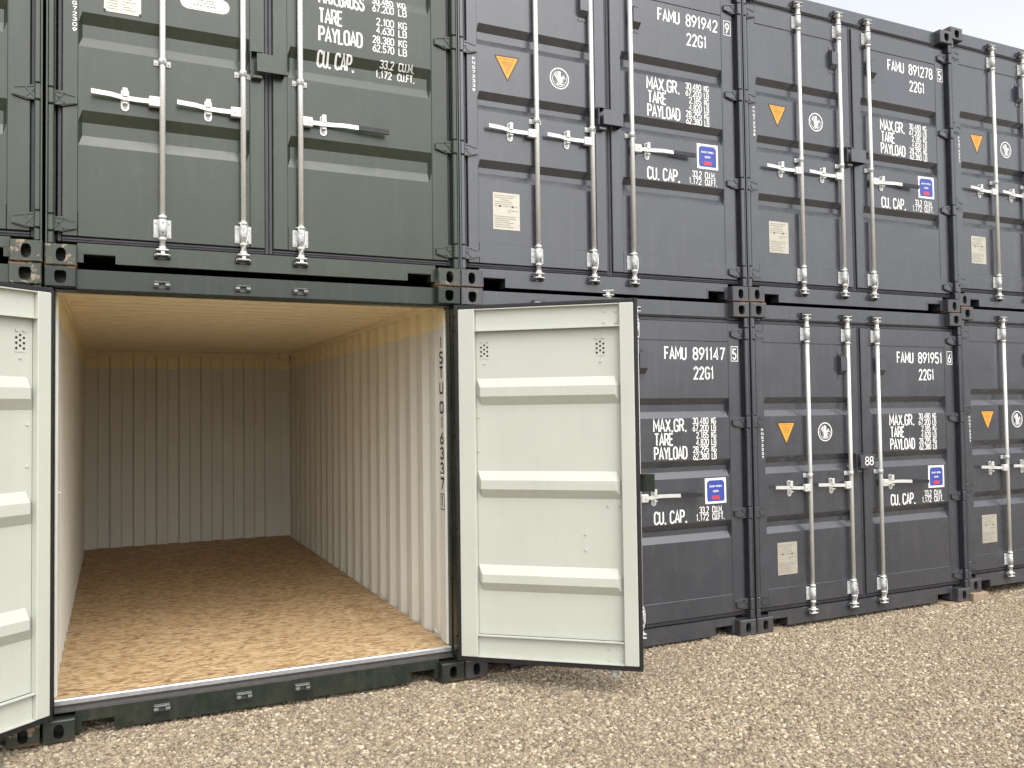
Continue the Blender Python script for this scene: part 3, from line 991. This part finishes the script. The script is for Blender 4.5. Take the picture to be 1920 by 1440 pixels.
    if inner:
        for w in (.203, .966):
            cx = (2.410 - w) if not left else (.028 + w)
            mb = MB()
            ys = PAN + .0026
            mb.box(cx - .030, cx + .030, ys, ys + .002, 2.100, 2.196)
            for sx in (-.02, .02):
                mb.cyl((cx + sx, ys + .002, 2.215), (cx + sx, ys + .008, 2.215), .008, 8)
            for ix, zz in ((-.021, 2.176), (-.021, 2.148), (-.021, 2.120), (0, 2.190), (0, 2.162), (0, 2.134), (.021, 2.176), (.021, 2.148), (.021, 2.120)):
                n = 8
                mb.add([(cx + ix + .0072 * math.cos(2 * math.pi * i / n), ys + .0026, zz + .0072 * math.sin(2 * math.pi * i / n)) for i in range(n)], [tuple(range(n))[::-1]], 1)
            part('ventilator', mb, [im, VOID], door, off)
    return door

def make_container(mats, prof, style, angles=(0., 0.), inner=False):
    pm, cm = mats['paint'], mats['cast']
    root = bpy.data.objects.new('shipping_container', None)
    COL.objects.link(root)
    root.empty_display_size = .3
    # front castings and rear castings
    for kind, z0 in (('bottom', 0), ('top', H - .118)):
        for left in (True, False):
            part('corner_casting', casting(kind, left, z0), cm, root)
            x0 = 0 if left else W - .162
            mb = MB()
            mb.box(x0, x0 + .162, D - .178, D, z0, z0 + .118, 0, .005)
            part('corner_casting', mb, cm, root)
    # corner posts at the door end
    for left in (True, False):
        mb = MB()
        X = (lambda a: a) if left else (lambda a: W - a)
        mb.box(X(.004), X(.0115), .012, .160, .1185, H - .1185)
        mb.box(X(.012), X(.050), .100, .162, .1185, H - .1185, 0, .004)
        for z0, z1 in ((.1185, .188), (.284, .892), (.988, 1.600), (1.696, 2.296), (2.392, H - .1185)):
            mb.box(X(.0122), X(.043), .010, .036, z0, z1, 0, .006)
        mb.box(X(.012), X(.042), .0365, .099, .1185, H - .1185)
        part('corner_post', mb, pm, root)
    if inner:
        for left in (True, False):
            X = (lambda a: a) if left else (lambda a: W - a)
            mb = MB()
            mb.box(X(.040), X(.062), .163, .268, .197, 2.455, 0, .004)
            mb.cyl((X(.062), .20, 1.33), (X(.078), .20, 1.33), .006, 6)
            part('inner_post', mb, WALL_IN, root)
    # header
    mb = MB()
    hz0 = 2.458
    mb.prism([(.060, hz0 + .016), (.072, hz0), (.150, hz0), (.150, 2.583), (.060, 2.583)], 'x', .1582, W - .1582)
    mb.prism([(.072, hz0 + .0008), (.148, hz0 + .0008), (.148, 2.470), (.072, 2.470)], 'x', .052, .1578)
    mb.prism([(.072, hz0 + .0008), (.148, hz0 + .0008), (.148, 2.470), (.072, 2.470)], 'x', W - .1578, W - .052)
    part('header', mb, pm, root)
    # sill with a slot beside each casting
    mb = MB()
    z0, z1 = .016 if style != 'green' else .03, .139
    na, nb, nz = .189, .352, .082
    yf, yb = .060, .066
    outl = [(.1582, z0 + .05), (na, z0 + .05), (na, nz), (nb, nz), (nb, z0), (W - nb, z0), (W - nb, nz), (W - na, nz), (W - na, z0 + .05), (W - .1582, z0 + .05), (W - .1582, z1), (.1582, z1)]
    quads = [(.1582, na, z0, z1), (na, nb, nz, z1), (nb, W - nb, z0, z1), (W - nb, W - na, nz, z1), (W - na, W - .1582, z0, z1)]
    for i, (a, b_, c0, c1) in enumerate(quads):
        mb.box(a, b_, yf, yb, c0, c1)
    for a, b_ in ((na, nb), (W - nb, W - na)):          # flanged rim of the slot
        mb.box(a, b_, yf - .0, .155, nz - .004, nz - .0002)
        for q in ((a - .005, a - .0005), (b_ + .0005, b_ + .005)):
            mb.box(q[0], q[1], yb + .0005, .155, z0, nz)
        s_ = .012
        mb.box(a - s_, b_ + s_, yf - .0022, yf - .0002, nz, nz + s_)
        inner_edge = b_ if a < 1 else a
        mb.box(inner_edge, inner_edge + (s_ if a < 1 else -s_), yf - .0022, yf - .0002, z0, nz - .0002)
    mb.box(.1582, W - .1582, yb + .0005, .15, z1 - .006, z1 - .0002)
    mb.box(nb + .01, W - nb - .01, yb + .0005, .11, z0 + .0003, z0 + .006)
    part('sill', mb, pm, root)
    # keepers for the bar cams
    for bx in (.598, 1.049, 1.391):
        for zc in (.092, 2.514):
            mb = MB()
            mb.box(bx - .045, bx + .045, .0525, .0597, zc - .021, zc + .021, 0, .003)
            mb.box(bx - .043, bx + .043, .026, .0523, zc + .009, zc + .021, 0, .004)
            for sx in (-.043, .019):
                mb.prism([(.0523, zc - .020), (.032, zc - .016), (.024, zc - .004), (.028, zc + .0085), (.0523, zc + .0085)], 'x', bx + sx, bx + sx + .024)
            part('cam_keeper', mb, KEEPER if style == 'open' else pm, root)
    # body
    front = .2685
    out = corrugated(D, 0, 0, .012, .042, start=front, end=D - .045)
    for left in (True, False):
        mb = MB()
        def skin(d, mi, flip):
            X = (lambda a: a + d) if left else (lambda a: W - a - d)
            vs_, fs = [], []
            za, zb = .15, 2.535
            for y, x in out:
                vs_ += [(X(x), y, za), (X(x), y, zb)]
            for i in range(len(out) - 1):
                q = (2 * i, 2 * i + 1, 2 * i + 3, 2 * i + 2)
                fs.append(q if (flip == left) else q[::-1])
            mb.add(vs_, fs, mi)
        skin(0, 0, False)
        if inner:
            skin(.004, 1, True)
        X = (lambda a: a) if left else (lambda a: W - a)
        mb.box(X(.006), X(.05), .18, D - .18, .03, .149)            # bottom rail
        mb.box(X(.006), X(.058), .18, D - .18, 2.5355, 2.580, 0)     # top rail
        if inner:
            mb.box(X(.034), X(.066), .16, D - .06, 2.492, 2.5595, 1, .01)
        part('side_wall', mb, [pm, WALL_IN], root)
    mb = MB()
    bw = [(.13, D - .062)]
    xx = .17
    while xx + .257 < W - .13:
        bw += [(xx, D - .062), (xx + .018, D - .020), (xx + .128, D - .020), (xx + .146, D - .062)]
        xx += .257
    bw.append((W - .13, D - .062))
    for d, mi in ((0, 1), (.004, 0)):
        vs_, fs = [], []
        for x, y in bw:
            vs_ += [(x, y + d, .15), (x, y + d, 2.54)]
        for i in range(len(bw) - 1):
            q = (2 * i, 2 * i + 2, 2 * i + 3, 2 * i + 1)
            fs.append(q if mi == 1 else q[::-1])
        mb.add(vs_, fs, mi)
    for left in (True, False):
        X = (lambda a: a) if left else (lambda a: W - a)
        mb.box(X(.01), X(.13), D - .075, D - .01, .12, 2.56, 1)
    if inner:
        mb.box(.05, W - .05, D - .088, D - .03, 2.490, 2.5590, 1, .01)
        for left in (True, False):
            X = (lambda a: a) if left else (lambda a: W - a)
            mb.box(X(.032), X(.168), D - .190, D - .089, 2.462, 2.5585, 1, .012)
    mb.box(.162, W - .162, D - .10, D - .005, .02, .149, 0)
    mb.box(.162, W - .162, D - .10, D - .005, 2.5405, 2.585, 0)
    part('end_wall', mb, [pm, WALL_IN], root)
    mb = MB()
    rf, yy = [(.165, 2.562)], .20
    while yy + .209 < D - .11:                          # cross ribs pressed into the sheet
        rf += [(yy, 2.562), (yy + .030, 2.530), (yy + .104, 2.530), (yy + .134, 2.562)]
        yy += .209
    rf.append((D - .025, 2.562))
    for d, mi in ((0, 0), (-.004, 1)) if inner else ((0, 0),):
        vs_, fs = [], []
        for y, z in rf:
            vs_ += [(.05, y, z + d), (W - .05, y, z + d)]
        for i in range(len(rf) - 1):
            q = (2 * i, 2 * i + 1, 2 * i + 3, 2 * i + 2)
            fs.append(q if mi == 0 else q[::-1])
        mb.add(vs_, fs, mi)
    part('roof', mb, [pm, CEIL], root)
    mb = MB()
    mb.box(.042, W - .042, .128, D - .02, .165, .195)
    part('floor', mb, OSB if inner else WOOD, root)
    if inner:
        mb = MB()
        mb.prism([(.0605, .1395), (.1265, .1395), (.1265, .168), (.1045, .168), (.1045, .157)], 'x', .053, W - .053)
        part('sill_plate', mb, SILLTOP, root)
        mb = MB()
        mb.prism([(.105, .1685), (.1278, .1685), (.1278, .1985), (.112, .1985), (.105, .192)], 'x', .053, W - .053)
        part('threshold_strip', mb, THRESH, root)
        # lashing rings
        for X_, sg in ((W - .058, -1),):
            for yy in (.335, 1.62, 2.9):
                mb = MB()
                pts = [(X_ + sg * (.012 + .020 * math.sin(R(a))), yy + .022 * math.cos(R(a)), .235 + .034 * math.sin(R(a)) * .9) for a in range(-20, 201, 20)]
                mb.tube(pts, .006, 6)
                mb.cyl((X_, yy, .232), (X_ + sg * .016, yy, .232), .012, 8)
                part('lashing_ring', mb, CREAM, root)
        mb = MB()
        xw = W - .0625 - .0012
        zc = 2.279
        # letters one below the other, reading from the doorway
        tmp = MB()
        for ch in 'ISTU 016337':
            if ch != ' ':
                t = MB()
                text(t, ch, 0, .072, 0, .089, 0, sw=.17, fit=ch != 'I' and ch != '1')
                if ch in 'I1':
                    t.v = [(p[0] + .022, p[1], p[2]) for p in t.v]
                tmp.add([(p[0], p[1], p[2] + zc - .089) for p in t.v], t.f)
            zc -= .104 if ch != ' ' else .030
        zc -= .012
        t = MB()
        text(t, '1', .018, .06, zc - .089, .082, 0, sw=.15, fit=False)
        tmp.add(t.v, t.f)
        for a in ((0, .006, zc - .104, zc + .006), (.07, .076, zc - .104, zc + .006), (.0065, .0695, zc - .104, zc - .098), (.0065, .0695, zc, zc + .006)):
            tmp.add([(a[0], 0, a[2]), (a[1], 0, a[2]), (a[1], 0, a[3]), (a[0], 0, a[3])], [(0, 1, 2, 3)])
        mb.add([(xw + p[1], .252 - p[0], p[2]) for p in tmp.v], tmp.f)
        part('wall_lettering', mb, BLACK_PAINT, root)
    make_door(root, 'left', prof, mats, style, angles[0], inner)
    make_door(root, 'right', prof, mats, style, angles[1], inner)
    return root

# ------------------------------------------------------------------ ground
PITCH = W + .02
def ground_z(x, y):
    return -.016 + .004 * math.sin(x * 1.7 + .6) * math.cos(y * 1.3) + .003 * math.sin(x * 4.1 + y * 3.3)
mb = MB()
xs = [-300, -60, -15] + [-4 + i * .25 for i in range(73)] + [25, 80, 300]
ys = [-300, -60, -15] + [-6 + i * .25 for i in range(29)] + [6, 15, 60, 300]
for y in ys:
    for x in xs:
        z = ground_z(x, y) if -4 <= x <= 14 and -6 <= y <= 1 else -.016
        mb.v.append((x, y, z))
k = len(xs)
for j in range(len(ys) - 1):
    for i in range(k - 1):
        mb.f.append((j * k + i, j * k + i + 1, (j + 1) * k + i + 1, (j + 1) * k + i))
        mb.m.append(0)
        mb.sm.append(True)
ground = link('ground', mb.mesh('ground', [GROUND]))
ground['kind'] = 'structure'

# loose gravel: real stones scattered over the yard in front of the row
stones = bpy.data.collections.new('stone_shapes')
for i in range(9):
    bm = bmesh.new()
    bmesh.ops.create_icosphere(bm, subdivisions=1, radius=1)
    rr = random.Random(100 + i)
    sx, sy, sz = rr.uniform(.8, 1.25), rr.uniform(.65, 1.0), rr.uniform(.45, .75)
    for v in bm.verts:
        q = rr.uniform(.78, 1.14)
        v.co = Vector((v.co.x * sx * q, v.co.y * sy * q, v.co.z * sz * q))
    me = bpy.data.meshes.new('stone')
    bm.to_mesh(me)
    bm.free()
    me.materials.append(STONE)
    stones.objects.link(bpy.data.objects.new('stone', me))
mb = MB()
gx = [-3 + i * .25 for i in range(57)]
gy = [-3.4 + i * .25 for i in range(16)]
for y in gy:
    for x in gx:
        mb.v.append((x, y, ground_z(x, y) + .002))
k = len(gx)
for j in range(len(gy) - 1):
    for i in range(k - 1):
        mb.f.append((j * k + i, j * k + i + 1, (j + 1) * k + i + 1, (j + 1) * k + i))
        mb.m.append(0)
        mb.sm.append(True)
gravel = link('gravel', mb.mesh('gravel', [GROUND]))
gravel['kind'] = 'stuff'
ng = bpy.data.node_groups.new('scatter_stones', 'GeometryNodeTree')
ng.interface.new_socket('Geometry', in_out='INPUT', socket_type='NodeSocketGeometry')
ng.interface.new_socket('Geometry', in_out='OUTPUT', socket_type='NodeSocketGeometry')
gi, go = ng.nodes.new('NodeGroupInput'), ng.nodes.new('NodeGroupOutput')
dp = ng.nodes.new('GeometryNodeDistributePointsOnFaces')
dp.inputs['Density'].default_value = 6800
ci = ng.nodes.new('GeometryNodeCollectionInfo')
ci.inputs['Collection'].default_value = stones
ci.inputs['Separate Children'].default_value = True
ci.inputs['Reset Children'].default_value = True
ip = ng.nodes.new('GeometryNodeInstanceOnPoints')
ip.inputs['Pick Instance'].default_value = True
rv = ng.nodes.new('FunctionNodeRandomValue')
rv.data_type = 'FLOAT_VECTOR'
rv.inputs['Min'].default_value = (-.5, -.5, 0)
rv.inputs['Max'].default_value = (.5, .5, 6.283)
r1 = ng.nodes.new('FunctionNodeRandomValue')
r1.inputs[2].default_value = 0.0
r1.inputs[3].default_value = 1.0
r1.inputs['Seed'].default_value = 5
pw = ng.nodes.new('ShaderNodeMath')
pw.operation = 'POWER'
pw.inputs[1].default_value = 3.0
ma = ng.nodes.new('ShaderNodeMath')
ma.operation = 'MULTIPLY_ADD'
ma.inputs[1].default_value = .0125
ma.inputs[2].default_value = .0048
ng.links.new(gi.outputs[0], dp.inputs['Mesh'])
ng.links.new(dp.outputs['Points'], ip.inputs['Points'])
ng.links.new(ci.outputs[0], ip.inputs['Instance'])
ng.links.new(rv.outputs[0], ip.inputs['Rotation'])
ng.links.new(r1.outputs[1], pw.inputs[0])
ng.links.new(pw.outputs[0], ma.inputs[0])
ng.links.new(ma.outputs[0], ip.inputs['Scale'])
jn = ng.nodes.new('GeometryNodeJoinGeometry')
ng.links.new(ip.outputs[0], jn.inputs[0])
ng.links.new(gi.outputs[0], jn.inputs[0])
ng.links.new(jn.outputs[0], go.inputs[0])
md = gravel.modifiers.new('scatter', 'NODES')
md.node_group = ng

# ------------------------------------------------------------------ the row of stacked containers
def place(o, col, lvl, off, label, group):
    o.location = (col * PITCH + off[0], off[1], lvl * H + off[2])
    o['label'] = label
    o['category'] = 'container'
    o['group'] = group

GR, GN = 'stacked grey containers', 'stacked green containers'
grey = make_container(dict(paint=GREY, cast=GREY_CAST, inner=GREY), GREY_PROF, 'grey')
def wobble(root):
    for d in root.children:
        for h in d.children:
            if h.name.split('.')[0] == 'handle':
                q = h.data.vertices[0].co.copy()
                h.matrix_local = Matrix.Translation(q) @ Matrix.Rotation(R(random.uniform(-1.1, 1.1)), 4, 'Y') @ Matrix.Translation(-q)
grey_roots = [grey] + [copy_tree(grey) for _ in range(5)]
specs = [
    (1, 1, (-.0148, .0044, .0034), '891942', '9', 'KNG72339', 'grey container on the upper row numbered 891942, beside the upper green one'),
    (1, 0, (-.0132, .0012, -.0023), '891147', '5', None, 'grey container on the gravel numbered 891147, half hidden by the open cream door'),
    (2, 1, (-.0287, .0053, .0061), '891278', '5', 'KNG72338', 'grey container on the upper row numbered 891278, its roof edge against the sky'),
    (2, 0, (-.0276, -.0077, 0.), '891951', '6', 'KNG72337', 'grey container on the gravel with 88 painted on its lock box'),
    (3, 1, (-.0408, .0247, .0726), None, None, 'KNG72333', 'grey container at the top right corner, cut off by the edge of the photo'),
    (3, 0, (-.0358, .0041, .0647), None, None, 'KNG72331', 'grey container at the lower right edge, resting on a timber plank'),
]
for o, (c, lv, off, dg, ck, sn, lab) in zip(grey_roots, specs):
    grey_marks(o, dg, ck, sn)
    wobble(o)
    place(o, c, lv, off, lab, GR)
# number on one lock box
o88 = grey_roots[3]
Rd = next(c for c in o88.children if c.name.split('.')[0] == 'door' and c['side'] == 'right')
mb = MB()
text(mb, '88', 1.170, 1.270, 1.262, .076, -.0135, sw=.11, aspect=.5)
part('box_number', mb, WHITE_PAINT, Rd, tuple(Rd['pivot']))

green = make_container(dict(paint=GREEN, cast=GREEN_CAST, inner=GREEN), GREEN_PROF, 'green')
green_side = copy_tree(green)
green_low = copy_tree(green)
green_marks(green)
place(green, 0, 1, (.0022, -.0045, .0007), 'green container with a black gripped handle, stacked on top of the open container', GN)
place(green_side, -1, 1, (.0134, -.0127, .0105), 'green container on the upper row at the left edge, only its right doorpost showing', GN)
place(green_low, -1, 0, (.0091, -.0081, .0077), 'green container on the ground at the left edge, hidden behind an open cream door', GN)

opened = make_container(dict(paint=DARKGREEN, cast=DARKGREEN_CAST, inner=CREAM), OPEN_PROF, 'open', (R(-140), R(140.5)), True)
place(opened, 0, 0, (0, 0, 0), 'dark green container with both doors swung open on an empty cream interior', GN)

# ------------------------------------------------------------------ small things on the ground
def plank(x0, x1, y0, y1, z0, z1, label):
    mb = MB()
    cx, cy = (x0 + x1) / 2, (y0 + y1) / 2
    mb.box(x0 - cx, x1 - cx, y0 - cy, y1 - cy, 0, z1 - z0, 0, .003)
    o = link('timber_plank', mb.mesh('timber_plank', [WOOD]), None, (cx, cy, z0))
    o['label'] = label
    o['category'] = 'plank'
    o['group'] = 'timber planks under the containers'
plank(7.335, 7.54, -.03, .9, -.03, .0640, 'thick timber plank under the far right container, its end showing past the corner')
plank(4.875, 5.16, -.035, .7, -.03, -.003, 'thin timber plank under the two corners left of the container with 88')
plank(7.02, 7.32, -.02, .8, -.03, -.001, 'thin timber plank under the right corner of the container with 88')
